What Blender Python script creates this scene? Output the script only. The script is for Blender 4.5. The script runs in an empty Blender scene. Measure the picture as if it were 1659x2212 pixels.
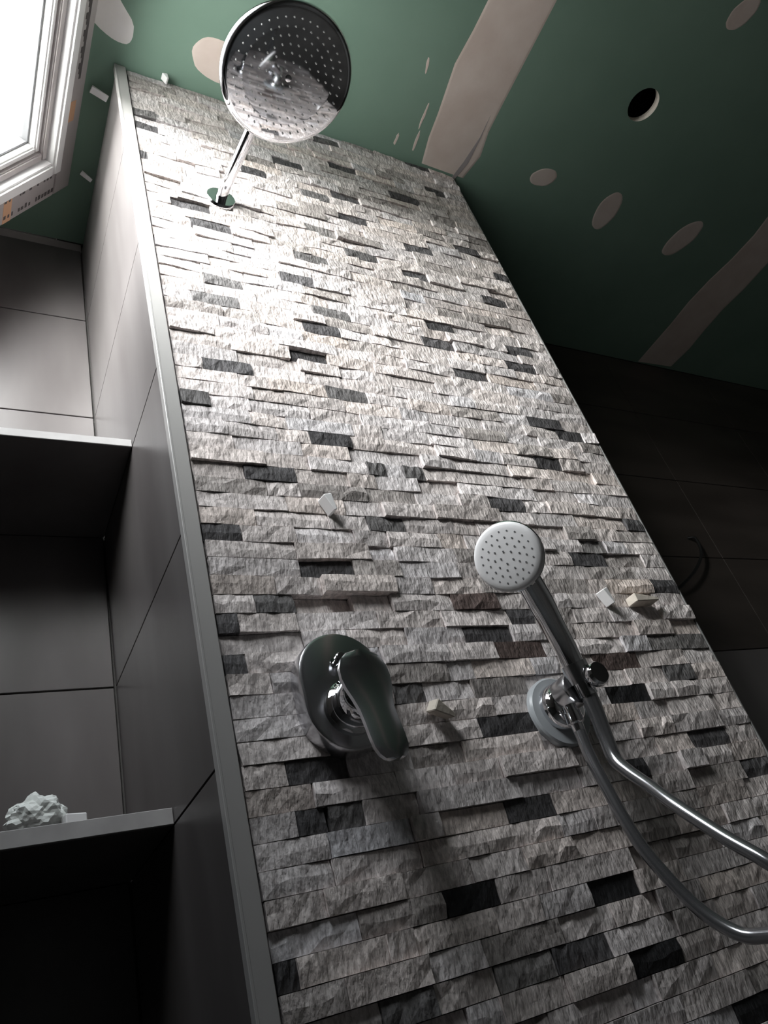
import bpy, bmesh, math, random
from mathutils import Vector, Matrix, Euler, noise

# ---------------------------------------------------------------- camera, sky, exposure
Z0 = 0.55                                   # phone height above the floor (metres)
sc = bpy.context.scene
COL = sc.collection
FPX = 1648.6653
RW = Matrix(((0.8656826, 0.0515550, 0.4979314),
             (-0.4267743, 0.5958953, 0.6802738),
             (-0.2616435, -0.8014056, 0.5378585)))   # world axes from camera axes (right, down, forward)
cd = bpy.data.cameras.new('camera')
cd.sensor_fit = 'VERTICAL'; cd.sensor_height = 24.0; cd.lens = FPX / 2212 * 24.0
cd.clip_start = 0.01; cd.clip_end = 200
cam = bpy.data.objects.new('camera', cd); COL.objects.link(cam)
cx_, cy_, cz_ = RW.col[0], RW.col[1], RW.col[2]
cam.matrix_world = Matrix(((cx_[0], -cy_[0], -cz_[0], 0),
                           (cx_[1], -cy_[1], -cz_[1], 0),
                           (cx_[2], -cy_[2], -cz_[2], Z0), (0, 0, 0, 1)))
sc.camera = cam

def proj(p):                                # used only to rank stones by how large they show
    v = RW.transposed() @ Vector((p[0], p[1], p[2] - Z0))
    return (829.5 + FPX * v.x / v.z, 1106 + FPX * v.y / v.z)

w = bpy.data.worlds.new('shaped_sky'); sc.world = w; w.use_nodes = True
nt = w.node_tree; nt.nodes.clear()
tc = nt.nodes.new('ShaderNodeTexCoord'); sx = nt.nodes.new('ShaderNodeSeparateXYZ')
rp = nt.nodes.new('ShaderNodeValToRGB'); bgn = nt.nodes.new('ShaderNodeBackground'); wo = nt.nodes.new('ShaderNodeOutputWorld')
mr = nt.nodes.new('ShaderNodeMapRange'); mr.inputs[1].default_value = -1; mr.inputs[2].default_value = 1
nt.links.new(tc.outputs['Generated'], sx.inputs[0]); nt.links.new(sx.outputs['Z'], mr.inputs[0])
nt.links.new(mr.outputs[0], rp.inputs[0]); nt.links.new(rp.outputs[0], bgn.inputs[0]); nt.links.new(bgn.outputs[0], wo.inputs[0])
cr = rp.color_ramp
# hazy bright sky: strongest low down, dimmer overhead; unseen bright ground and dark horizon band added to shape the window light
cr.elements[0].position = 0.0; cr.elements[0].color = (0.62, 0.61, 0.60, 1)
cr.elements[1].position = 1.0; cr.elements[1].color = (0.13, 0.14, 0.155, 1)
for pos, c in ((0.30, (0.27, 0.265, 0.26)), (0.47, (0.12, 0.118, 0.116)), (0.545, (0.12, 0.118, 0.116)), (0.575, (1.0, 0.97, 0.965)), (0.63, (0.95, 0.925, 0.925)), (0.75, (0.72, 0.71, 0.72)), (0.90, (0.31, 0.31, 0.325))):
    e = cr.elements.new(pos); e.color = (*c, 1)
SKY = 64.0
bgn.inputs[1].default_value = SKY

# roof slope frame: u runs down the slope to the left, n points into the room
SL0 = Vector((0.205, 0.0, 1.939 + Z0))
DU = Vector((-0.551, 0, -0.8345)).normalized(); NN = Vector((0.8345, 0, -0.551)).normalized()
WIN_U, WIN_Y0, WIN_Y1 = 0.86, -0.22, 1.172
pl = bpy.data.lights.new('window_portal', 'AREA'); pl.shape = 'RECTANGLE'
pl.size = WIN_U; pl.size_y = WIN_Y1 - WIN_Y0; pl.cycles.is_portal = True
po = bpy.data.objects.new('window_portal', pl); COL.objects.link(po)
c0 = SL0 + DU * (WIN_U / 2) - NN * 0.05 + Vector((0, (WIN_Y0 + WIN_Y1) / 2, 0))
po.matrix_world = Matrix(((DU.x, 0, -NN.x, c0.x), (DU.y, 1, -NN.y, c0.y), (DU.z, 0, -NN.z, c0.z), (0, 0, 0, 1)))

vs = sc.view_settings
vs.view_transform = 'Standard'; vs.look = 'None'; vs.gamma = 1; vs.use_curve_mapping = False
vs.exposure = 0.0
random.seed(7)

# ---------------------------------------------------------------- helpers
def tag(o, label=None, cat=None, group=None, kind=None):
    if label: o['label'] = label
    if cat: o['category'] = cat
    if group: o['group'] = group
    if kind: o['kind'] = kind
    return o

def link(name, me, mat=None, parent=None, smooth=False):
    o = bpy.data.objects.new(name, me); COL.objects.link(o)
    if mat is not None:
        for m in (mat if isinstance(mat, (list, tuple)) else [mat]): me.materials.append(m)
    if smooth:
        for p in me.polygons: p.use_smooth = True
    if parent is not None:
        o.parent = parent
        o.matrix_parent_inverse = parent.matrix_basis.inverted()
    return o

def from_bm(name, bm, mat, parent=None, smooth=False, angle=None):
    bmesh.ops.recalc_face_normals(bm, faces=bm.faces)
    me = bpy.data.meshes.new(name); bm.to_mesh(me); bm.free()
    o = link(name, me, mat, parent, smooth)
    if smooth and angle is not None:
        me.set_sharp_from_angle(angle=math.radians(angle))
    return o

def empty(name, loc):
    o = bpy.data.objects.new(name, None); o.location = loc; o.empty_display_size = 0.05
    COL.objects.link(o); return o

def bx(bm, lo, hi, bev=0.0):
    lo, hi = Vector(lo), Vector(hi)
    vs_ = [bm.verts.new((x, y, z)) for x in (lo.x, hi.x) for y in (lo.y, hi.y) for z in (lo.z, hi.z)]
    F = [(0, 1, 3, 2), (4, 6, 7, 5), (0, 4, 5, 1), (2, 3, 7, 6), (0, 2, 6, 4), (1, 5, 7, 3)]
    fs = [bm.faces.new([vs_[i] for i in f]) for f in F]
    if bev > 0:
        es = {e for f in fs for e in f.edges}
        bmesh.ops.bevel(bm, geom=list(es), offset=bev, segments=1, affect='EDGES', clamp_overlap=True)

def box(name, lo, hi, mat, parent=None, bev=0.0):
    bm = bmesh.new(); bx(bm, lo, hi, bev); return from_bm(name, bm, mat, parent)

def obox(bm, o, a, b, c, la, lb, lc):
    """box at origin o spanning ranges la, lb, lc along vectors a, b, c"""
    vs_ = [bm.verts.new(o + a * i + b * j + c * k) for i in la for j in lb for k in lc]
    for f in [(0, 1, 3, 2), (4, 6, 7, 5), (0, 4, 5, 1), (2, 3, 7, 6), (0, 2, 6, 4), (1, 5, 7, 3)]:
        bm.faces.new([vs_[i] for i in f])

def basis(n):
    n = n.normalized()
    t = Vector((0, 0, 1)) if abs(n.z) < 0.9 else Vector((1, 0, 0))
    a = t.cross(n).normalized(); return a, n.cross(a), n

def lathe(bm, o, axis, prof, seg=40, caps=True):
    """prof: list of (distance along axis, radius)"""
    a, b, n = basis(Vector(axis)); o = Vector(o); rings = []
    for d, r in prof:
        if r < 1e-6: rings.append([bm.verts.new(o + n * d)])
        else: rings.append([bm.verts.new(o + n * d + (a * math.cos(t) + b * math.sin(t)) * r)
                            for t in [2 * math.pi * i / seg for i in range(seg)]])
    for r0, r1 in zip(rings, rings[1:]):
        for i in range(seg):
            j = (i + 1) % seg
            if len(r0) == 1 and len(r1) > 1: bm.faces.new((r0[0], r1[i], r1[j]))
            elif len(r1) == 1 and len(r0) > 1: bm.faces.new((r0[i], r0[j], r1[0]))
            elif len(r0) > 1: bm.faces.new((r0[i], r0[j], r1[j], r1[i]))
    if caps:
        for r in (rings[0], rings[-1]):
            if len(r) > 2: bm.faces.new(r)

def catmull(pts, n):
    out = []
    P = [pts[0] * 2 - pts[1]] + list(pts) + [pts[-1] * 2 - pts[-2]]
    for i in range(1, len(P) - 2):
        for k in range(n):
            t = k / n
            out.append(0.5 * ((2 * P[i]) + (P[i + 1] - P[i - 1]) * t + (2 * P[i - 1] - 5 * P[i] + 4 * P[i + 1] - P[i + 2]) * t * t
                              + (3 * P[i] - P[i - 1] - 3 * P[i + 1] + P[i + 2]) * t ** 3))
    out.append(P[-2]); return out

def sweep(bm, pts, rad, seg=16, sub=8, caps=True):
    """tube along smooth path; rad is a number or list of (r_a, r_b) or numbers per control point"""
    V = [Vector(p) for p in pts]
    C = catmull(V, sub)
    if isinstance(rad, (int, float)): rr = [Vector((rad, rad, 0))] * len(C)
    else: rr = catmull([Vector((r, r, 0)) if isinstance(r, (int, float)) else Vector((r[0], r[1], 0)) for r in rad], sub)
    t = (C[1] - C[0]).normalized(); a = basis(t)[0]; rings = []
    for i, c in enumerate(C):
        t = (C[min(i + 1, len(C) - 1)] - C[max(i - 1, 0)]).normalized()
        a = (a - t * a.dot(t)).normalized(); b = t.cross(a)
        rings.append([bm.verts.new(c + a * math.cos(q) * rr[i].x + b * math.sin(q) * rr[i].y)
                      for q in [2 * math.pi * k / seg for k in range(seg)]])
    for r0, r1 in zip(rings, rings[1:]):
        for i in range(seg):
            j = (i + 1) % seg; bm.faces.new((r0[i], r0[j], r1[j], r1[i]))
    if caps: bm.faces.new(rings[0]); bm.faces.new(rings[-1])

# ---------------------------------------------------------------- materials
def mat(name, col, rough=0.6, metal=0.0, col2=None, nscale=8.0, ndet=4.0, bump=0.0, bscale=60.0, stretch=(1, 1, 1), ior=None, contrast=(0.35, 0.65)):
    m = bpy.data.materials.new(name); m.use_nodes = True
    n = m.node_tree; b = n.nodes['Principled BSDF']
    b.inputs['Base Color'].default_value = (*col, 1); b.inputs['Roughness'].default_value = rough; b.inputs['Metallic'].default_value = metal
    if ior: b.inputs['IOR'].default_value = ior
    if col2 or bump:
        t = n.nodes.new('ShaderNodeTexCoord'); mp = n.nodes.new('ShaderNodeMapping'); mp.inputs['Scale'].default_value = stretch
        g = n.nodes.new('ShaderNodeNewGeometry')
        n.links.new(g.outputs['Position'], mp.inputs[0])
    if col2:
        nz = n.nodes.new('ShaderNodeTexNoise'); nz.inputs['Scale'].default_value = nscale; nz.inputs['Detail'].default_value = ndet
        r = n.nodes.new('ShaderNodeValToRGB'); r.color_ramp.elements[0].color = (*col, 1); r.color_ramp.elements[1].color = (*col2, 1)
        r.color_ramp.elements[0].position = contrast[0]; r.color_ramp.elements[1].position = contrast[1]
        n.links.new(mp.outputs[0], nz.inputs['Vector']); n.links.new(nz.outputs[0], r.inputs[0]); n.links.new(r.outputs[0], b.inputs['Base Color'])
    if bump:
        nb = n.nodes.new('ShaderNodeTexNoise'); nb.inputs['Scale'].default_value = bscale; nb.inputs['Detail'].default_value = 3
        bp = n.nodes.new('ShaderNodeBump'); bp.inputs['Strength'].default_value = bump; bp.inputs['Distance'].default_value = 0.004
        n.links.new(mp.outputs[0], nb.inputs['Vector']); n.links.new(nb.outputs[0], bp.inputs['Height']); n.links.new(bp.outputs[0], b.inputs['Normal'])
    return m

def stone_mat(name, per_object):
    m = bpy.data.materials.new(name); m.use_nodes = True
    n = m.node_tree; b = n.nodes['Principled BSDF']; b.inputs['Roughness'].default_value = 0.72
    b.inputs['Specular IOR Level'].default_value = 0.35
    if per_object:
        src = n.nodes.new('ShaderNodeObjectInfo'); out = src.outputs['Color']
    else:
        src = n.nodes.new('ShaderNodeVertexColor'); src.layer_name = 'stone'; out = src.outputs['Color']
    g = n.nodes.new('ShaderNodeNewGeometry'); mp = n.nodes.new('ShaderNodeMapping'); mp.inputs['Scale'].default_value = (1.0, 1.0, 0.42)
    n.links.new(g.outputs['Position'], mp.inputs[0])
    nz = n.nodes.new('ShaderNodeTexNoise'); nz.inputs['Scale'].default_value = 120; nz.inputs['Detail'].default_value = 4; nz.inputs['Roughness'].default_value = 0.65
    n.links.new(mp.outputs[0], nz.inputs['Vector'])
    r = n.nodes.new('ShaderNodeValToRGB'); r.color_ramp.elements[0].position = 0.3; r.color_ramp.elements[0].color = (0.52, 0.5, 0.49, 1)
    r.color_ramp.elements[1].position = 0.68; r.color_ramp.elements[1].color = (1.22, 1.2, 1.18, 1)
    n.links.new(nz.outputs[0], r.inputs[0])
    mx = n.nodes.new('ShaderNodeMix'); mx.data_type = 'RGBA'; mx.blend_type = 'MULTIPLY'; mx.inputs[0].default_value = 1
    n.links.new(out, mx.inputs[6]); n.links.new(r.outputs[0], mx.inputs[7]); n.links.new(mx.outputs[2], b.inputs['Base Color'])
    nb = n.nodes.new('ShaderNodeTexNoise'); nb.inputs['Scale'].default_value = 190; nb.inputs['Detail'].default_value = 4
    n.links.new(mp.outputs[0], nb.inputs['Vector'])
    bp = n.nodes.new('ShaderNodeBump'); bp.inputs['Strength'].default_value = 0.9; bp.inputs['Distance'].default_value = 0.004
    n.links.new(nb.outputs[0], bp.inputs['Height']); n.links.new(bp.outputs[0], b.inputs['Normal'])
    return m

M = dict(
    stone=stone_mat('split_stone', True), stone_far=stone_mat('split_stone_far', False),
    tile=mat('grey_porcelain', (0.100, 0.090, 0.089), 0.32, col2=(0.148, 0.136, 0.134), nscale=5, stretch=(1.2, 1.2, 0.35), bump=0.04, bscale=30),
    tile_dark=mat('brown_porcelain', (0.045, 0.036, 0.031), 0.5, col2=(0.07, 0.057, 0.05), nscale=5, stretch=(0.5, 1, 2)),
    edge=mat('lit_tile_edge', (0.33, 0.315, 0.31), 0.6, col2=(0.40, 0.385, 0.38), nscale=20),  # light on the shelf fronts, painted as a paler tile tone
    grout=mat('grout', (0.10, 0.095, 0.09), 0.9, bump=0.2, bscale=200),
    mortar=mat('mortar', (0.22, 0.20, 0.19), 0.95, bump=0.4, bscale=120),
    green=mat('green_plasterboard', (0.175, 0.275, 0.214), 0.85, col2=(0.20, 0.305, 0.24), nscale=3, bump=0.03, bscale=150),
    plaster=mat('joint_compound', (0.66, 0.55, 0.49), 0.9, col2=(0.74, 0.64, 0.58), nscale=9, bump=0.12, bscale=40),
    plaster_white=mat('white_filler', (0.82, 0.79, 0.76), 0.9, col2=(0.88, 0.85, 0.83), nscale=9, bump=0.1, bscale=40),
    gypsum=mat('gypsum_core', (0.72, 0.66, 0.58), 0.95, bump=0.3, bscale=200),
    strip=mat('bare_board_edge', (0.42, 0.38, 0.375), 0.9, col2=(0.36, 0.32, 0.32), nscale=14),
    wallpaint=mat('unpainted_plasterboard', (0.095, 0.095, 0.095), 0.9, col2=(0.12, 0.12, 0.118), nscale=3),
    slope=mat('grey_board', (0.30, 0.29, 0.285), 0.9, col2=(0.34, 0.33, 0.325), nscale=3),
    floor=mat('dark_floor_tile', (0.07, 0.066, 0.063), 0.5, col2=(0.10, 0.095, 0.09), nscale=4),
    alu=mat('grey_coated_trim', (0.44, 0.425, 0.415), 0.35, 0.2),
    trim_dark=mat('grey_metal_edge', (0.22, 0.215, 0.21), 0.5, 0.3),
    chrome=mat('chrome', (0.78, 0.78, 0.80), 0.045, 1.0),
    chrome_soft=mat('satin_chrome', (0.62, 0.62, 0.64), 0.22, 1.0),
    hose=mat('silver_hose', (0.30, 0.30, 0.31), 0.20, 0.85),
    white=mat('white_plastic', (0.88, 0.865, 0.865), 0.35),
    pvc=mat('white_window_profile', (0.80, 0.79, 0.79), 0.35),
    frame=mat('lacquered_window_frame', (0.40, 0.365, 0.365), 0.45, col2=(0.46, 0.425, 0.42), nscale=6),
    rubber=mat('grey_rubber', (0.16, 0.16, 0.165), 0.6),
    nozzle=mat('pale_silicone', (0.72, 0.72, 0.72), 0.5),
    dark=mat('dark_gap', (0.02, 0.018, 0.016), 0.9),
    print_=mat('dark_print', (0.10, 0.09, 0.09), 0.8),
    orange=mat('orange_sticker', (0.62, 0.36, 0.22), 0.7),
    clear=mat('frosted_gasket', (0.42, 0.44, 0.46), 0.25),
    paper=mat('crumpled_paper', (0.75, 0.77, 0.74), 0.8, bump=0.3, bscale=60),
    cable=mat('black_cable', (0.012, 0.012, 0.012), 0.5),
    beige=mat('beige_stone', (0.58, 0.52, 0.45), 0.8, bump=0.4, bscale=100),
)
gm = bpy.data.materials.new('window_glass'); gm.use_nodes = True
gn = gm.node_tree; gn.nodes.clear()
go = gn.nodes.new('ShaderNodeOutputMaterial'); gt = gn.nodes.new('ShaderNodeBsdfTransparent'); gg = gn.nodes.new('ShaderNodeBsdfGlossy')
gg.inputs['Roughness'].default_value = 0.02; gx = gn.nodes.new('ShaderNodeMixShader'); lw = gn.nodes.new('ShaderNodeLayerWeight'); pw = gn.nodes.new('ShaderNodeMath'); pw.operation = 'POWER'; pw.inputs[1].default_value = 5.0; gf = gn.nodes.new('ShaderNodeMath'); gf.operation = 'MULTIPLY_ADD'; gf.inputs[1].default_value = 0.9; gf.inputs[2].default_value = 0.05; gn.links.new(lw.outputs['Facing'], pw.inputs[0]); gn.links.new(pw.outputs[0], gf.inputs[0])
gt.inputs[0].default_value = (0.94, 0.96, 0.95, 1)
gn.links.new(gf.outputs[0], gx.inputs[0]); gn.links.new(gt.outputs[0], gx.inputs[1]); gn.links.new(gg.outputs[0], gx.inputs[2]); gn.links.new(gx.outputs[0], go.inputs[0])
M['glass'] = gm

# ---------------------------------------------------------------- room shell
CZ = 1.939 + Z0           # ceiling height
BY = 1.345                # back wall
XR = 0.286                # left side of the stone-clad pier
XE = 1.236                # right end of the stone wall
SY = 0.85                 # mean stone face
LX, RX, FY = -0.78, 3.7, -1.7
T = 0.013

# floor
tag(box('floor', (LX - .1, FY - .1, -0.1), (RX + .1, BY + .1, 0), M['floor']), 'dark tiled floor of the shower room', kind='structure')

# flat ceiling with a round lamp hole and a plain strip beside the roof window
HC, HR = Vector((1.692, 0.481)), 0.048
bm = bmesh.new()
def quad(bm, pts, mi=0):
    f = bm.faces.new([bm.verts.new(p) for p in pts]); f.material_index = mi; return f
hs = 0.12
x0, x1, y0, y1 = SL0.x, RX, FY, BY
ax0, ax1, ay0, ay1 = HC.x - hs, HC.x + hs, HC.y - hs, HC.y + hs
for (a, b, c, d) in ((x0, ax0, y0, y1), (ax1, x1, y0, y1), (ax0, ax1, y0, ay0), (ax0, ax1, ay1, y1), (LX, x0, 1.195, y1)):
    quad(bm, [(a, c, CZ), (b, c, CZ), (b, d, CZ), (a, d, CZ)])
N = 48
for i in range(N):
    def sq(t):
        c, s = math.cos(t), math.sin(t); k = hs / max(abs(c), abs(s)); return (HC.x + c * k, HC.y + s * k, CZ)
    def ci(t, z): return (HC.x + math.cos(t) * HR, HC.y + math.sin(t) * HR, z)
    t0, t1 = 2 * math.pi * i / N, 2 * math.pi * (i + 1) / N
    quad(bm, [sq(t0), sq(t1), ci(t1, CZ), ci(t0, CZ)])
    quad(bm, [ci(t0, CZ), ci(t1, CZ), ci(t1, CZ + 0.022), ci(t0, CZ + 0.022)], 1)
bmesh.ops.remove_doubles(bm, verts=bm.verts, dist=1e-5)
ceiling = from_bm('ceiling', bm, [M['green'], M['gypsum']])
tag(ceiling, 'green plasterboard ceiling with filled joints and a round hole', kind='structure')
# roof build-up above, so no daylight falls through the lamp hole
bm = bmesh.new(); bx(bm, (SL0.x + .02, FY - .1, CZ + .30), (RX + .1, BY + .1, CZ + .36)); bx(bm, (RX, FY - .1, CZ), (RX + .1, BY + .1, CZ + .30))
bx(bm, (SL0.x + .02, FY - .1, CZ), (RX, FY, CZ + .30)); bx(bm, (SL0.x + .02, BY, CZ), (RX, BY + .1, CZ + .30)); bx(bm, (SL0.x + .02, FY, CZ + .02), (SL0.x + .04, BY, CZ + .30))
bx(bm, (LX - .1, 1.2, CZ + .02), (SL0.x + .02, BY + .1, CZ + .06))
tag(from_bm('trim_1', bm, M['dark']), 'dark roof void above the ceiling boards', kind='structure')

def blob(name, cx, cy, rx, ry, ang, m, th=0.0005, ov=CZ, seed=0, n=30, jag=0.10):
    bm = bmesh.new(); ring = []; ring2 = []
    for i in range(n):
        t = 2 * math.pi * i / n
        r = 1 + jag * noise.noise(Vector((math.cos(t) * 1.7 + seed, math.sin(t) * 1.7, seed * 3.1)))
        x, y = rx * math.cos(t) * r, ry * math.sin(t) * r
        X, Y = cx + x * math.cos(ang) - y * math.sin(ang), cy + x * math.sin(ang) + y * math.cos(ang)
        X2, Y2 = cx + (X - cx) * 0.9, cy + (Y - cy) * 0.9
        ring.append(bm.verts.new((X, Y, ov))); ring2.append(bm.verts.new((X2, Y2, ov - th)))
    for i in range(n):
        j = (i + 1) % n; bm.faces.new((ring[i], ring[j], ring2[j], ring2[i]))
    bm.faces.new(ring2)
    return from_bm(name, bm, m, ceiling)

# filled screw heads on the ceiling
for i, (x, y, rx, ry, a, m) in enumerate((
        (0.247, 0.738, 0.085, 0.038, 0.72, 'plaster_white'), (0.505, 0.765, 0.062, 0.048, 0.2, 'plaster'),
        (1.525, 0.766, 0.046, 0.028, -0.28, 'plaster'), (1.822, 0.800, 0.068, 0.042, 1.45, 'plaster'),
        (2.195, 0.805, 0.080, 0.045, 1.9, 'plaster'), (1.80, 0.185, 0.05, 0.034, 1.95, 'plaster'))):
    blob('filler_patch', x, y, rx, ry, a, M[m], seed=i * 5.3)

def strip_poly(name, pts_l, pts_r, m, th=0.0006, parent=ceiling):
    bm = bmesh.new(); n = len(pts_l)
    A = [bm.verts.new((x, y, CZ)) for x, y in pts_l]; B = [bm.verts.new((x, y, CZ)) for x, y in pts_r]
    A2 = [bm.verts.new((x + .006, y, CZ - th)) for x, y in pts_l]; B2 = [bm.verts.new((x - .006, y, CZ - th)) for x, y in pts_r]
    for i in range(n - 1):
        bm.faces.new((A2[i], A2[i + 1], B2[i + 1], B2[i])); bm.faces.new((A[i], A[i + 1], A2[i + 1], A2[i])); bm.faces.new((B[i], B[i + 1], B2[i + 1], B2[i]))
    bm.faces.new((A[0], A2[0], B2[0], B[0])); bm.faces.new((A[-1], A2[-1], B2[-1], B[-1]))
    return from_bm(name, bm, m, parent)
def ragged(x, ya, yb, n, amp, seed):
    return [(x + amp * noise.noise(Vector((i * 0.45, seed, 0.3))), ya + (yb - ya) * i / (n - 1)) for i in range(n)]
L1 = ragged(1.085, FY, 0.835, 30, 0.018, 1.0); L1[-3:] = [(1.10, 0.70), (1.108, 0.77), (1.125, 0.842)]
R1 = ragged(1.262, FY, 0.70, 30, 0.012, 4.0); R1[-4:] = [(1.268, 0.62), (1.272, 0.70), (1.288, 0.77), (1.272, 0.845)]
strip_poly('joint_strip', L1, R1, M['plaster'])
strip_poly('joint_strip', ragged(2.47, FY, 1.34, 30, 0.02, 9.0), ragged(2.66, FY, 1.33, 30, 0.02, 12.0), M['plaster'])
# thin smears of filler beside the wide joint and the open crack at its end
for i, (x, y, l, a) in enumerate(((1.065, 0.72, 0.035, 1.5), (1.078, 0.79, 0.03, 1.45), (1.01, 0.60, 0.02, 1.3), (1.02, 0.80, 0.018, 1.5))):
    blob('filler_smear', x, y, l, 0.004, a, M['plaster'], th=0.0004, seed=20 + i, n=12, jag=0.4)
bm = bmesh.new()
pts = [(1.246, 0.862), (1.262, 0.80), (1.258, 0.72), (1.250, 0.655), (1.254, 0.72), (1.246, 0.80), (1.236, 0.85)]
vt = [bm.verts.new((x, y, CZ - 0.0009)) for x, y in pts]; vb = [bm.verts.new((x, y, CZ - 0.0002)) for x, y in pts]
bm.faces.new(vt)
for i in range(len(pts)): bm.faces.new((vt[i], vt[(i + 1) % len(pts)], vb[(i + 1) % len(pts)], vb[i]))
from_bm('corner_crack', bm, M['strip'], ceiling)

# sloping roof part to the left with the roof window in it
bm = bmesh.new()
def sp(u, y, n=0.0): return SL0 + DU * u + Vector((0, y, 0)) + NN * n
UL = (CZ - (0.45 + Z0)) / -DU.z
for (ua, ub, ya, yb) in ((0, UL, FY, WIN_Y0), (0, UL, WIN_Y1, 1.195), (WIN_U, UL, WIN_Y0, WIN_Y1)):
    obox(bm, SL0, DU, Vector((0, 1, 0)), NN, (ua, ub), (ya, yb), (-0.10, 0.0))
# vertical cheek between the slope and the flat strip of ceiling
v = [sp(0, 1.195), sp(UL, 1.195), Vector((sp(UL, 0).x, 1.195, CZ)), sp(0, 1.205), sp(UL, 1.205), Vector((sp(UL, 0).x, 1.205, CZ))]
vv = [bm.verts.new(p) for p in v]
bm.faces.new(vv[:3]); bm.faces.new(vv[3:]); 
for i in range(3): bm.faces.new((vv[i], vv[(i + 1) % 3], vv[3 + (i + 1) % 3], vv[3 + i]))
tag(from_bm('wall_roof_slope', bm, M['slope']), 'grey boarded roof slope around the roof window', kind='structure')
kx = sp(UL, 0).x
bm = bmesh.new(); bx(bm, (kx - .1, FY, 0), (kx, BY, 0.45 + Z0)); bx(bm, (kx - .1, 1.195, 0.45 + Z0), (kx, BY, CZ + .05))
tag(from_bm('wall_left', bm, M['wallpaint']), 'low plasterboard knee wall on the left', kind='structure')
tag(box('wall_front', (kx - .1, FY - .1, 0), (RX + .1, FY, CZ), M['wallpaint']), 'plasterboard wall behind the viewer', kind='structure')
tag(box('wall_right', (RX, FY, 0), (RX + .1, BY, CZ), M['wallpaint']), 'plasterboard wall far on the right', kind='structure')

# ---------------------------------------------------------------- back wall with its tiles
wb = box('wall_back', (kx - .1, BY + 0.010, 0), (RX + .1, BY + .12, CZ), M['grout'])
tag(wb, 'tiled back wall seen in the niche and beyond the stone wall', kind='structure')
JZ = [Z0 + v for v in (-0.55, -0.38, -0.047, 0.287, 0.62, 0.953, 1.287, 1.62, 1.905)]
def tile_back(xa, xb, za, zb, m):
    return box('tile', (xa + .0015, BY, za + .0015), (xb - .0015, BY + .012, zb - .0015), m, wb, bev=0.0008)
xs_n = [kx, -0.33, 0.284]
for za, zb in zip(JZ, JZ[1:]):
    for xa, xb in zip(xs_n, xs_n[1:]): tile_back(xa, xb, za, zb, M['tile'])
xs_r = [1.24, 1.66, 2.26, 2.86, 3.46, RX]
JR = JZ[:-1] + [CZ - 0.004]
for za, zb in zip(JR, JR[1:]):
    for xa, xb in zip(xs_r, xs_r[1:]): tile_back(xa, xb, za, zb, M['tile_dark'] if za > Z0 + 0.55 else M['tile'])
box('bare_strip', (kx, BY + .004, JZ[-1]), (XR, BY + .011, CZ), M['strip'], wb)

# ---------------------------------------------------------------- pier carrying the stone cladding
wc = box('wall_center', (XR + 0.012, SY + 0.022, 0), (XE - 0.004, BY + 0.005, CZ), M['mortar'])
tag(wc, 'shower wall clad in rough split grey stone strips', kind='structure')
for za, zb in zip(JZ, JZ[1:]):
    box('tile', (XR, SY + .006, za + .001), (XR + .0115, BY - .001, zb - .001), M['tile'], wc, bev=0.0008)
box('bare_strip', (XR + .006, SY + .01, JZ[-1]), (XR + .0118, BY - .001, CZ), M['strip'], wc)
# metal corner trims
bm = bmesh.new(); bx(bm, (XR + .0005, SY - .006, 0), (XR + .023, SY - .001, CZ - .004), 0.001); bx(bm, (XR - .002, SY - .0065, 0), (XR + .002, SY + .008, CZ - .004), 0.0008)
tag(from_bm('trim_2', bm, M['alu']), 'aluminium corner trim along the left edge of the stone wall', kind='structure')
bm = bmesh.new(); bx(bm, (XE - .003, SY - .001, 0), (XE + .0005, BY, CZ - .004), 0.0006)
tag(from_bm('trim_3', bm, M['trim_dark']), 'thin metal trim along the right edge of the stone wall', kind='structure')

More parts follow.
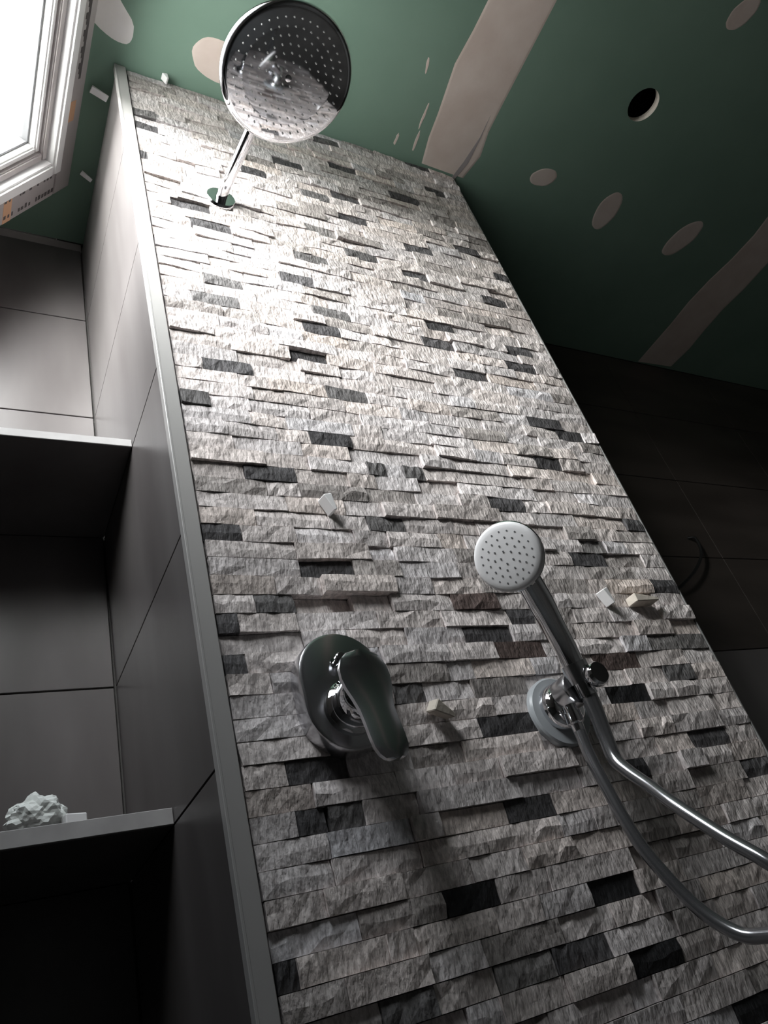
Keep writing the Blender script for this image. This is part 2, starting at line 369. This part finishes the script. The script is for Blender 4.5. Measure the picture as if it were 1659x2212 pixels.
# stone strips
PITCH, PH = 0.02915, 0.2037
DARK = {-4: [(0.906, 1.016, 4)], -1: [(0.765, 0.857, 4)], 0: [(0.418, 0.485, 2), (0.57, 0.654, 1), (0.656, 0.7, 3), (0.701, 0.747, 3)],
 2: [(0.312, 0.337, 3), (0.747, 0.831, 4)], 3: [(0.53, 0.608, 4)], 6: [(0.661, 0.743, 3), (1.153, 1.236, 3)],
 7: [(0.367, 0.405, 3), (0.409, 0.455, 2), (0.899, 0.945, 3)], 8: [(1.067, 1.16, 3)], 9: [(0.367, 0.447, 3)], 10: [(0.664, 0.781, 3)],
 11: [(0.931, 1.023, 4)], 12: [(0.539, 0.592, 2), (1.084, 1.156, 2)], 13: [(0.934, 1.036, 5)], 14: [(0.312, 0.343, 3), (0.741, 0.84, 5), (1.079, 1.15, 1), (1.152, 1.228, 1)],  # dark stone right of the mixer lever holds the lever's cast shadow as colour
 15: [(0.695, 0.787, 3)], 16: [(0.312, 0.341, 3), (0.795, 0.846, 3)], 17: [(0.369, 0.428, 2), (0.43, 0.52, 6), (0.694, 0.782, 5)], 18: [(1.163, 1.236, 3)],
 19: [(0.448, 0.535, 3)], 20: [(0.988, 1.078, 3)], 21: [(0.312, 0.369, 3), (1.029, 1.092, 1)], 22: [(0.585, 0.654, 2)], 23: [(1.182, 1.234, 3)],
 24: [(0.85, 0.934, 3)], 25: [(0.394, 0.479, 3)], 26: [(0.617, 0.655, 2), (0.689, 0.733, 2)], 28: [(0.524, 0.602, 3), (1.017, 1.085, 3)],
 30: [(0.312, 0.36, 2)], 31: [(1.122, 1.194, 3)], 32: [(0.582, 0.667, 2), (1.052, 1.146, 3)], 33: [(0.36, 0.448, 3)], 35: [(0.529, 0.606, 3)],
 36: [(0.909, 0.997, 3)], 38: [(0.577, 0.654, 3), (1.071, 1.156, 3)], 39: [(0.365, 0.453, 2), (0.859, 0.941, 3)], 40: [(0.609, 0.693, 2), (1.095, 1.172, 3)],
 41: [(0.394, 0.469, 2), (0.888, 0.96, 3)], 43: [(0.558, 0.632, 3)], 46: [(0.607, 0.686, 2), (1.101, 1.178, 3)], 47: [(0.393, 0.474, 3), (0.882, 0.953, 3)],
 48: [(0.744, 0.827, 2)], 49: [(0.358, 0.44, 3)], 50: [(0.658, 0.735, 1), (1.187, 1.236, 3)], 51: [(0.928, 1.009, 3)], 53: [(0.76, 0.841, 3), (1.097, 1.175, 3)],
 54: [(0.312, 0.327, 3)], 55: [(0.682, 0.752, 2)], 56: [(0.539, 0.598, 3), (0.767, 0.845, 3)], 58: [(0.312, 0.361, 3)], 59: [(0.633, 0.711, 3), (0.957, 1.047, 3)],
 60: [(0.312, 0.361, 2)], 61: [(0.796, 0.876, 3)], 62: [(1.095, 1.166, 3)], 65: [(0.779, 0.854, 2)], 66: [(1.071, 1.15, 3)]}
rnd = random.Random(21)
NX, NZ = 6, 3
def stone_coords(r):
    """front-face relief of one split stone in unit width/height; depth in metres (negative = towards the room)"""
    sx_, sz_ = r.uniform(0, 50), r.uniform(0, 50)
    bulge = r.uniform(-0.0005, 0.0022); tilt = r.uniform(-0.0018, 0.0030); side = r.uniform(-0.004, 0.004)
    g = []
    for j in range(NZ):
        for i in range(NX):
            u, v_ = i / (NX - 1) - .5, j / (NZ - 1) - .5
            d = -0.0026 * noise.noise(Vector((u * 5 + sx_, v_ * 2.2, sz_))) - bulge * (1 - 4 * v_ * v_) + tilt * v_ + side * u
            uu = u + (0.035 * noise.noise(Vector((v_ * 3, sx_, 2))) if i in (0, NX - 1) else r.uniform(-.03, .03)) * (0.6 if i in (0, NX - 1) else 1)
            vv_ = v_ * (0.985 + r.uniform(-.015, .01)) + (r.uniform(-.10, .10) if j == 1 else 0)
            g.append((max(-.5, min(.5, uu)), d, max(-.5, min(.5, vv_))))
    return g
def stone_mesh(name, g, back=0.024):
    vts = list(g); nb = len(g)
    ring = [i for i in range(NX)] + [NX * j + NX - 1 for j in range(1, NZ)] + [NX * (NZ - 1) + i for i in range(NX - 2, -1, -1)] + [NX * j for j in range(NZ - 2, 0, -1)]
    for i in ring: vts.append((g[i][0], back, g[i][2]))
    fs = []
    for j in range(NZ - 1):
        for i in range(NX - 1):
            a = j * NX + i; fs.append((a, a + 1, a + NX + 1, a + NX))
    m_ = len(ring)
    for k in range(m_): fs.append((ring[k], nb + k, nb + (k + 1) % m_, ring[(k + 1) % m_]))
    return vts, fs
VAR = []
for i in range(28):
    vts, fs = stone_mesh('split_stone', stone_coords(rnd))
    me = bpy.data.meshes.new('split_stone'); me.from_pydata(vts, [], fs); me.update(); me.materials.append(M['stone']); VAR.append((me, vts, fs))

def stone_colour(s, r):
    if s == 4: v = r.uniform(.016, .024); return (v, v, v * 1.1)
    if s == 3: v = r.uniform(.065, .12); return (v, v * .97, v * 1.02)
    if s == 2: v = r.uniform(.13, .19); return (v, v * .97, v * .98)
    if s == 1: v = r.uniform(.21, .27); return (v, v * .96, v * .95)
    if s == 5: v = r.uniform(.10, .12); return (v, v * .74, v * .68)
    if r.random() < .10: v = r.uniform(.32, .46); return (v * 1.05, v * .97, v * .94)
    v = min(.80, max(.46, r.gauss(.65, .06))); t = r.gauss(0, .02)
    return (v * (1.05 + t), v * 0.975, v * (0.965 - t))

stones = []
X_A, X_B = 0.3125, XE - 0.004
for k in range(-18, 67):
    zc = Z0 + (k + PH) * PITCH; za, zb = zc - PITCH / 2, zc + PITCH / 2
    za = max(za, 0.003); zb = min(zb, CZ - 0.004)
    if zb - za < .006: continue
    segs = sorted(DARK.get(k, [])); cur = X_A; row = []
    def fill(a, b):
        L = b - a
        if L < .004: return
        if L < 0.02 and row:
            p0 = row.pop(); row.append((p0[0], b, p0[2])); return
        n = max(1, round(L / rnd.uniform(.078, .105)))
        cuts = [a] + sorted(a + L * (i + rnd.uniform(-.3, .3)) / n for i in range(1, n)) + [b]
        for p, q in zip(cuts, cuts[1:]): row.append((p, q, 0))
    for a, b, s in segs:
        a, b = max(a, cur), min(b, X_B); fill(cur, a); row.append((a, b, s)); cur = b
    fill(cur, X_B)
    for a, b, s in row: stones.append((k, a, b, za, zb, s))
# rank by size in view
def area(st):
    k, a, b, za, zb, s = st
    P = [proj((x, SY, z)) for x, z in ((a, za), (b, za), (b, zb), (a, zb))]
    if all(x < 0 or x > 1659 or y < 0 or y > 2212 for x, y in P): return 0
    P = [(min(max(x, 0), 1659), min(max(y, 0), 2212)) for x, y in P]
    return abs(sum(P[i][0] * P[(i + 1) % 4][1] - P[(i + 1) % 4][0] * P[i][1] for i in range(4))) / 2
order = sorted(range(len(stones)), key=lambda i: -area(stones[i]))
single = set(order[:300])
FV, FF, FC = [], [], []
for idx, (k, a, b, za, zb, s) in enumerate(stones):
    me, vts, fs = VAR[rnd.randrange(len(VAR))]
    flip = rnd.choice((1, -1)); pr = rnd.random()
    dep = rnd.uniform(-.0015, .0015) if pr < .80 else (rnd.uniform(-.008, -.003) if pr < .94 else rnd.uniform(.003, .006))
    if k > 26: dep *= 0.6
    if s == 6: dep = 0.014
    if s in (3, 4): dep = rnd.uniform(-.001, .004)
    col = stone_colour(s, rnd)
    g = 0.0007
    L, Hh = (b - a) - g, (zb - za) - g * 0.8
    loc = Vector(((a + b) / 2, SY + dep, (za + zb) / 2))
    if idx in single:
        o = bpy.data.objects.new('stone', me); COL.objects.link(o)
        o.parent = wc; o.location = loc; o.scale = (L * flip, 1, Hh); o.color = (*col, 1)
        if flip < 0: o.scale = (L, 1, Hh); o.rotation_euler = (0, math.pi, 0)
    else:
        n0 = len(FV)
        for x, y, z in vts: FV.append((loc.x + x * L * flip, loc.y + y, loc.z + z * Hh * flip))
        for f in fs: FF.append(tuple(n0 + i for i in f)); FC.append(col)
me = bpy.data.meshes.new('stone_cladding'); me.from_pydata(FV, [], FF); me.update(); me.materials.append(M['stone_far'])
ca = me.color_attributes.new('stone', 'FLOAT_COLOR', 'CORNER')
buf = []
for p, c in zip(me.polygons, FC): buf += [c[0], c[1], c[2], 1.0] * p.loop_total
ca.data.foreach_set('color', buf)
o = bpy.data.objects.new('stone_cladding', me); COL.objects.link(o); o.parent = wc; tag(o, kind='stuff')

# ---------------------------------------------------------------- roof window
win = empty('window_1', sp(WIN_U / 2, (WIN_Y0 + WIN_Y1) / 2))
tag(win, 'white framed roof window with bright daylight behind the pane', kind='structure')
YV = Vector((0, 1, 0))
def ring_frame(name, ia, ib, na, nb, m, parent, bev=0.003, split=True):
    """four rails between inset ia and inset ib, from height na to nb above the slope"""
    parts = []
    U0, U1, V0, V1 = ia, WIN_U - ia, WIN_Y0 + ia, WIN_Y1 - ia
    d = ib - ia
    for (ua, ub, va, vb) in ((U0, U0 + d, V0, V1), (U1 - d, U1, V0, V1), (U0 + d, U1 - d, V1 - d, V1), (U0 + d, U1 - d, V0, V0 + d)):
        bm = bmesh.new(); obox(bm, SL0, DU, YV, NN, (ua, ub), (va, vb), (na, nb))
        bmesh.ops.bevel(bm, geom=list(bm.edges), offset=bev, segments=2, affect='EDGES')
        parts.append(from_bm(name, bm, m, parent))
    return parts
fr = ring_frame('frame_rail', 0.0, 0.072, -0.06, 0.030, M['frame'], win, 0.004)
ring_frame('sash_rail', 0.073, 0.108, -0.05, 0.044, M['pvc'], win, 0.006)
ring_frame('sash_step', 0.108, 0.128, -0.045, 0.022, M['frame'], win, 0.003)
ring_frame('glazing_bead', 0.128, 0.146, -0.045, 0.014, M['pvc'], win, 0.004)
ring_frame('gasket', 0.146, 0.151, -0.044, -0.004, M['rubber'], win, 0.001)
bm = bmesh.new(); obox(bm, SL0, DU, YV, NN, (0.14, WIN_U - 0.14), (WIN_Y0 + 0.14, WIN_Y1 - 0.14), (-0.022, -0.018))
from_bm('pane', bm, M['glass'], win)
# protective tape with dark printing and orange stickers on the frame
bm = bmesh.new()
for i in range(30):
    y = WIN_Y1 - 0.30 - i * 0.012
    obox(bm, SL0, DU, YV, NN, (0.028, 0.036 + .004 * (i % 3)), (y, y + .013), (0.0300, 0.0306))
q = from_bm('tape_print', bm, M['print_'], fr[0])
bm = bmesh.new(); r2 = random.Random(5)
for i in range(34):
    u = 0.075 + i * 0.0135
    if r2.random() < .15: continue
    for vy in (WIN_Y1 - 0.014, WIN_Y1 - 0.056):
        if vy < WIN_Y1 - .03 and i % 4 == 0: continue
        h = r2.uniform(.007, .012)
        obox(bm, SL0, DU, YV, NN, (u, u + r2.uniform(.005, .010)), (vy - h, vy), (0.0300, 0.0306))
from_bm('tape_print', bm, M['print_'], fr[2])
bm = bmesh.new(); obox(bm, SL0, DU, YV, NN, (0.030, 0.052), (0.935, 0.985), (0.0300, 0.0305)); from_bm('sticker', bm, M['orange'], fr[0])
bm = bmesh.new(); obox(bm, SL0, DU, YV, NN, (0.245, 0.275), (WIN_Y1 - .066, WIN_Y1 - .004), (0.0300, 0.0305)); from_bm('sticker', bm, M['orange'], fr[2])

# ---------------------------------------------------------------- niche shelves
def shelf(zt, zb, label):
    s = box('niche_shelf', (kx + .001, 1.060, zb), (XR - .0005, BY - .0005, zt), M['tile'], bev=0.0015)
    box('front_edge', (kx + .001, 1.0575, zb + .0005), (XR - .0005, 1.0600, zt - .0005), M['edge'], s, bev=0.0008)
    return tag(s, label, 'shelf', 'tile shelves in the niche')
shelf(0.969 + Z0, 0.951 + Z0, 'upper grey tile shelf with a front edge toned as lit in the niche')
shelf(0.309 + Z0, 0.286 + Z0, 'lower grey tile shelf with white scraps lying on it')

# ---------------------------------------------------------------- rain shower
V = Vector
rs = empty('rain_shower', V((0.468, SY, 1.483 + Z0)))
tag(rs, 'large round chrome rain shower head on a straight wall arm', 'shower head')
A0 = V((0.468, SY - .001, 1.483 + Z0)); HCEN = V((0.502, 0.552, 1.445 + Z0))
A1 = V((0.502, 0.545, 1.498 + Z0))
bm = bmesh.new(); lathe(bm, A0 + V((0, .004, 0)), (0, -1, 0), [(0, .033), (.006, .033), (.011, .030), (.012, .014)], 40)
from_bm('wall_flange', bm, M['chrome'], rs, True, 35)
bm = bmesh.new(); sweep(bm, [A0, A0.lerp(A1, .35), A0.lerp(A1, .75), A1], 0.0118, 24, 6)
from_bm('arm', bm, M['chrome'], rs, True, 40)
hn = V((0.0, -0.08, -1.0)).normalized()
bm = bmesh.new(); lathe(bm, A1 + V((0, 0, .010)), hn, [(0, .013), (.012, .015), (.022, .016), (.030, .013), (.040, .018)], 28)
from_bm('ball_joint', bm, M['chrome'], rs, True, 40)
RH = 0.1235
bm = bmesh.new()
lathe(bm, HCEN, hn, [(-.026, .018), (-.022, .05), (-.017, .095), (-.010, RH - .006), (-.003, RH - .0008), (.003, RH), (.009, RH - .003), (.013, RH - .009), (.014, RH - .012)], 72)
shell = from_bm('head_shell', bm, M['chrome'], rs, True, 40)
bm = bmesh.new(); lathe(bm, HCEN, hn, [(.0115, RH - .0120), (.0130, RH - .022), (.0142, RH * .65), (.0152, RH * .35), (.0156, .02), (.0157, 0.0)], 72, caps=False)
face = from_bm('spray_face', bm, M['chrome'], rs, True, 60)
bm = bmesh.new()
for ri in range(1, 8):
    rr = ri * 0.0142; n = ri * 6
    for i in range(n):
        t = 2 * math.pi * (i + .5 * (ri % 2)) / n
        pz = 0.0157 - 0.0030 * (rr / RH) ** 2 - .0012
        ha, hb, _ = basis(hn); c = HCEN + (ha * math.cos(t) + hb * math.sin(t)) * rr + hn * pz
        lathe(bm, c, hn, [(0, .0019), (.004, .0015), (.0045, .0007)], 6)
tag(from_bm('nozzles', bm, M['nozzle'], rs), 'pale spray nozzles', kind='stuff')
bm = bmesh.new(); lathe(bm, HCEN, hn, [(.0140, .006), (.0170, .006), (.0185, .0035)], 20); from_bm('centre_screw', bm, M['chrome_soft'], rs, True, 40)

# ---------------------------------------------------------------- mixer
mx = empty('shower_mixer', V((0.457, SY, 0.357 + Z0)))
tag(mx, 'chrome shower mixer with oval plate and paddle lever', 'mixer tap')
PC = V((0.4575, 0.828, 0.357 + Z0)); HW, HH = 0.062, 0.0815
def stadium(hw, hh, n=18):
    o = []
    for i in range(n + 1):
        t = math.pi * i / n; o.append((hw * math.cos(t), (hh - hw) + hw * math.sin(t)))
    for i in range(n + 1):
        t = math.pi + math.pi * i / n; o.append((hw * math.cos(t), -(hh - hw) + hw * math.sin(t)))
    return o
bm = bmesh.new(); rings = []
for (y, s) in ((0.022, 0), (-.002, 0), (-.006, -.0015), (-.008, -.005)):
    rings.append([bm.verts.new(PC + V((x, y, z))) for x, z in stadium(HW + s, HH + s)])
for r0, r1 in zip(rings, rings[1:]):
    for i in range(len(r0)):
        j = (i + 1) % len(r0)
        bm.faces.new((r0[i], r0[j], r1[j], r1[i]))
bm.faces.new(rings[-1]); bm.faces.new(rings[0])
bmesh.ops.remove_doubles(bm, verts=bm.verts, dist=1e-6)
from_bm('cover_plate', bm, M['chrome_soft'], mx, True, 30)
CC = V((0.455, 0.820, 0.330 + Z0))
bm = bmesh.new(); lathe(bm, CC, (0, -1, 0), [(0, .036), (.008, .036), (.010, .032), (.012, .0305), (.026, .0305), (.027, .029), (.029, .029), (.030, .0305), (.050, .0305), (.054, .028)], 44)
from_bm('cartridge_sleeve', bm, M['chrome'], mx, True, 35)
# paddle lever: broad rounded head over the sleeve, narrowing to a long rounded handle
prof = [(0.046, 0.010, .0), (0.043, 0.020, .0), (0.036, 0.0275, .0), (0.024, 0.0325, .0), (0.010, 0.0335, -.001), (-.004, 0.0310, -.003), (-.018, 0.0265, -.006), (-.034, 0.0230, -.010),
        (-.052, 0.0225, -.015), (-.070, 0.0225, -.020), (-.084, 0.0215, -.0235), (-.093, 0.0180, -.0255), (-.0990, 0.0125, -.0265), (-.1015, 0.0050, -.027)]
bm = bmesh.new(); F, B = [], []
for z, hwid, yo in prof:
    c = CC + V((-.004 + .05 * min(0, z), -.060 + yo, z + .002))
    F.append([bm.verts.new(c + V((x * hwid, -.004 * (1 - x * x) - .004, 0))) for x in (-1, -.9, -.5, 0, .5, .9, 1)])
    B.append([bm.verts.new(c + V((x * hwid, .002, 0))) for x in (-1, -.9, -.5, 0, .5, .9, 1)])
for S_ in (F, B):
    for r0, r1 in zip(S_, S_[1:]):
        for i in range(6): bm.faces.new((r0[i], r0[i + 1], r1[i + 1], r1[i]))
for i in range(len(prof) - 1):
    bm.faces.new((F[i][0], F[i + 1][0], B[i + 1][0], B[i][0])); bm.faces.new((F[i][6], B[i][6], B[i + 1][6], F[i + 1][6]))
for i in range(6):
    bm.faces.new((F[0][i], B[0][i], B[0][i + 1], F[0][i + 1])); bm.faces.new((F[-1][i], F[-1][i + 1], B[-1][i + 1], B[-1][i]))
from_bm('lever', bm, M['chrome_soft'], mx, True, 40)
bm = bmesh.new(); lathe(bm, CC + V((0, -.050, .022)), (0, -1, 0), [(0, .012), (.012, .014)], 20); from_bm('lever_neck', bm, M['chrome'], mx, True, 40)
bm = bmesh.new(); lathe(bm, V((0.451, 0.822, 0.393 + Z0)), (0, -1, 0), [(0, .0085), (.003, .0085), (.004, .0045), (.012, .0045), (.013, .0075), (.019, .0075), (.021, .006)], 24)
from_bm('diverter_knob', bm, M['chrome'], mx, True, 35)

# ---------------------------------------------------------------- hand shower in its wall bracket
br = empty('shower_bracket', V((0.806, SY, 0.31 + Z0)))
tag(br, 'chrome wall bracket and hose outlet holding the hand shower', 'bracket')
BC = V((0.812, SY - .004, 0.306 + Z0))
bm = bmesh.new(); lathe(bm, BC + V((0, .006, 0)), (0, -1, 0), [(0, .054), (.010, .054), (.013, .051), (.0135, .030)], 48); from_bm('gasket_ring', bm, M['clear'], br, True, 35)
bm = bmesh.new(); lathe(bm, BC + V((-.001, -.004, .004)), (0, -1, 0), [(0, .037), (.010, .0365), (.018, .034), (.024, .029), (.027, .021)], 44); from_bm('rosette', bm, M['chrome'], br, True, 50)
BA = V((0.811, 0.822, 0.320 + Z0))
bm = bmesh.new(); lathe(bm, BA, (0, -1, 0), [(0, .0255), (.030, .0255), (.033, .0240)], 40); from_bm('swivel_barrel', bm, M['chrome_soft'], br, True, 35)
bm = bmesh.new(); lathe(bm, BA + V((.003, -.0665, 0)), (0, -1, 0), [(0, .0155), (.004, .0185), (.012, .0185), (.016, .0155)], 36); from_bm('end_knob', bm, M['chrome'], br, True, 40)
bm = bmesh.new(); lathe(bm, V((0.787, 0.795, 0.296 + Z0)), (0, 0, -1), [(0, .010), (.010, .010), (.011, .0125), (.026, .0125), (.028, .009), (.038, .0085)], 8 * 3); from_bm('outlet_nut', bm, M['chrome'], br, True, 35)

hs_ = empty('hand_shower', V((0.812, 0.770, 0.30 + Z0)))
tag(hs_, 'chrome hand shower with white spray face leaning in the bracket', 'hand shower')
FC_ = V((0.696, 0.700, 0.486 + Z0)); fn = V((-0.80, -0.47, -0.37)).normalized()
RF = 0.0500
bm = bmesh.new(); lathe(bm, FC_, fn, [(-.034, .012), (-.032, .026), (-.027, .038), (-.018, .047), (-.009, .0510), (-.004, .0515), (-.002, .0500)], 48); from_bm('head_shell', bm, M['chrome'], hs_, True, 40)
bm = bmesh.new(); lathe(bm, FC_, fn, [(-.004, .0502), (.002, .0500), (.0045, .0485), (.0060, .0460), (.0068, .0400), (.0076, .020), (.0078, 0)], 48, caps=False); from_bm('spray_face', bm, M['white'], hs_, True, 50)
fa, fb, _ = basis(fn)
bm = bmesh.new()
for ri, n in ((1, 5), (2, 10), (3, 16), (4, 20)):
    rr = ri * .0093
    for i in range(n):
        t = 2 * math.pi * (i + .37 * ri) / n
        c = FC_ + fn * (.0074 - .0015 * (rr / .04) ** 2) + (fa * math.cos(t) + fb * math.sin(t)) * rr
        lathe(bm, c - fn * .001, fn, [(0, .0016), (.0022, .0013)], 8)
tag(from_bm('nozzles', bm, M['rubber'], hs_), 'small grey spray nozzles', kind='stuff')
HP = [FC_ - fn * .024 + V((.004, .002, .004)), FC_ - fn * .029 + V((.010, .005, -.020)), V((0.757, 0.737, 0.440 + Z0)), V((0.777, 0.752, 0.408 + Z0)), V((0.795, 0.764, 0.372 + Z0)), V((0.806, 0.7715, 0.335 + Z0)), V((0.812, 0.7745, 0.300 + Z0))]
bm = bmesh.new(); sweep(bm, HP, [(.008, .008), (.0165, .019), (.018, .0205), (.0175, .0185), (.0165, .0165), (.0150, .0150), (.0135, .0135)], 24, 8)
from_bm('handle', bm, M['chrome'], hs_, True, 50)
# clamp cup of the bracket around the handle
ax = (HP[6] - HP[4]).normalized()
bm = bmesh.new(); lathe(bm, HP[5] - ax * .014, ax, [(0, .0195), (.028, .0185), (.028, .0162), (0, .0172), (0, .0195)], 32, caps=False); from_bm('clamp_cup', bm, M['chrome_soft'], br, True, 35)

hose_p = [(0.812, 0.7745, 0.301), (0.8135, 0.777, 0.270), (0.813, 0.779, 0.235), (0.809, 0.775, 0.207), (0.806, 0.758, 0.184), (0.802, 0.732, 0.157), (0.794, 0.700, 0.124), (0.789, 0.650, 0.072),
          (0.790, 0.610, 0.032), (0.800, 0.595, 0.004), (0.815, 0.608, -0.022), (0.822, 0.640, -0.034), (0.818, 0.680, -0.032), (0.811, 0.710, -0.022), (0.799, 0.740, 0.015), (0.786, 0.765, 0.080),
          (0.782, 0.776, 0.128), (0.783, 0.786, 0.182), (0.785, 0.793, 0.225), (0.787, 0.795, 0.2575)]
bm = bmesh.new(); sweep(bm, [V((x, y, z + Z0)) for x, y, z in hose_p], [.0118, .0115, .0110, .0100, .0090] + [.0085] * (len(hose_p) - 5), 16, 8)
ho = from_bm('shower_hose', bm, M['hose'], None, True, 60)
tag(ho, 'silver flexible shower hose looping below the hand shower', 'hose')

# ---------------------------------------------------------------- tile wedges and stone chips
def wedge(loc, dims, rot, label, m=None, name='tile_wedge', cat='wedge'):
    bm = bmesh.new(); a, b, c = (d / 2 for d in dims)
    P = [(-a, -b, -c), (a, -b, -c * .35), (a, b, -c * .35), (-a, b, -c), (-a, -b, c), (a, -b, c * .35), (a, b, c * .35), (-a, b, c)]
    v_ = [bm.verts.new(p) for p in P]
    for f in ((0, 1, 2, 3), (4, 7, 6, 5), (0, 4, 5, 1), (1, 5, 6, 2), (2, 6, 7, 3), (3, 7, 4, 0)): bm.faces.new([v_[i] for i in f])
    bmesh.ops.bevel(bm, geom=list(bm.edges), offset=min(dims) * .08, segments=1, affect='EDGES')
    o = from_bm(name, bm, m or M['white']); o.location = V(loc) + V((0, 0, Z0)); o.rotation_euler = rot
    return tag(o, label, cat)
wedge((0.516, 0.838, 0.670), (.030, .022, .016), (0.2, 1.25, 0.3), 'white wedge poking out of the stones above the mixer')
wedge((1.016, 0.838, 0.500), (.030, .020, .014), (0.1, 1.2, 0.2), 'white wedge between the stones right of the hand shower head')
wedge((0.760, 0.840, 1.132), (.016, .012, .010), (0.3, 1.1, 0.1), 'tiny white wedge in the brightly lit upper stones')
wedge((0.399, 0.838, 1.928), (.020, .016, .014), (0.2, 1.3, 0.2), 'white wedge at the ceiling edge above the stones')
wedge((0.262, 0.916, 1.918), (.040, .016, .009), (0, 0.15, 0.25), 'long white wedge sticking out under the ceiling beside the trim')
wedge((0.266, 1.131, 1.918), (.030, .010, .008), (0.1, 0.3, 0.4), 'small white wedge under the ceiling deeper in the niche')
wedge((0.600, 0.836, 0.322), (.034, .022, .018), (0.3, 0.5, 0.2), 'beige stone chip jutting out right of the mixer lever', M['beige'], 'stone_chip', 'stone chip')
wedge((1.105, 0.838, 0.493), (.060, .024, .017), (0.0, 0.04, 0.02), 'pale stone block jutting out near the right edge of the wall', M['beige'], 'stone_chip', 'stone chip')

# ---------------------------------------------------------------- scraps on the lower shelf, cable on the far wall
bm = bmesh.new(); bmesh.ops.create_icosphere(bm, subdivisions=4, radius=1)
for v_ in bm.verts:
    p = v_.co.copy(); k = 1 + .28 * noise.noise(p * 2.1) + .16 * noise.noise(p * 5 + V((3, 1, 2)))
    v_.co = V((p.x * .034 * k, p.y * .024 * k, max(-.78, p.z) * .026 * k))
zmin = min(v_.co.z for v_ in bm.verts)
for v_ in bm.verts: v_.co.z -= zmin
o = from_bm('crumpled_paper', bm, M['paper']); o.location = (0.124, 1.100, 0.309 + Z0)
tag(o, 'crumpled white paper lump on the lower niche shelf', 'paper')
o = box('tile_offcut', (-.014, -.010, 0), (.014, .010, .016), M['white'], None, .0015); o.location = (0.166, 1.088, 0.309 + Z0); o.rotation_euler = (0, 0, .25)
tag(o, 'small white block beside the crumpled paper on the lower shelf', 'block')
bm = bmesh.new(); sweep(bm, [V((x, y, z + Z0)) for x, y, z in ((2.14, 1.346, 1.03), (2.146, 1.325, 1.014), (2.116, 1.315, 0.949), (2.042, 1.312, 0.886), (1.955, 1.318, 0.835), (1.90, 1.346, 0.81))], .005, 10, 8)
tag(from_bm('cable', bm, M['cable'], None, True), 'black cable curling out of the dark back wall', 'cable')
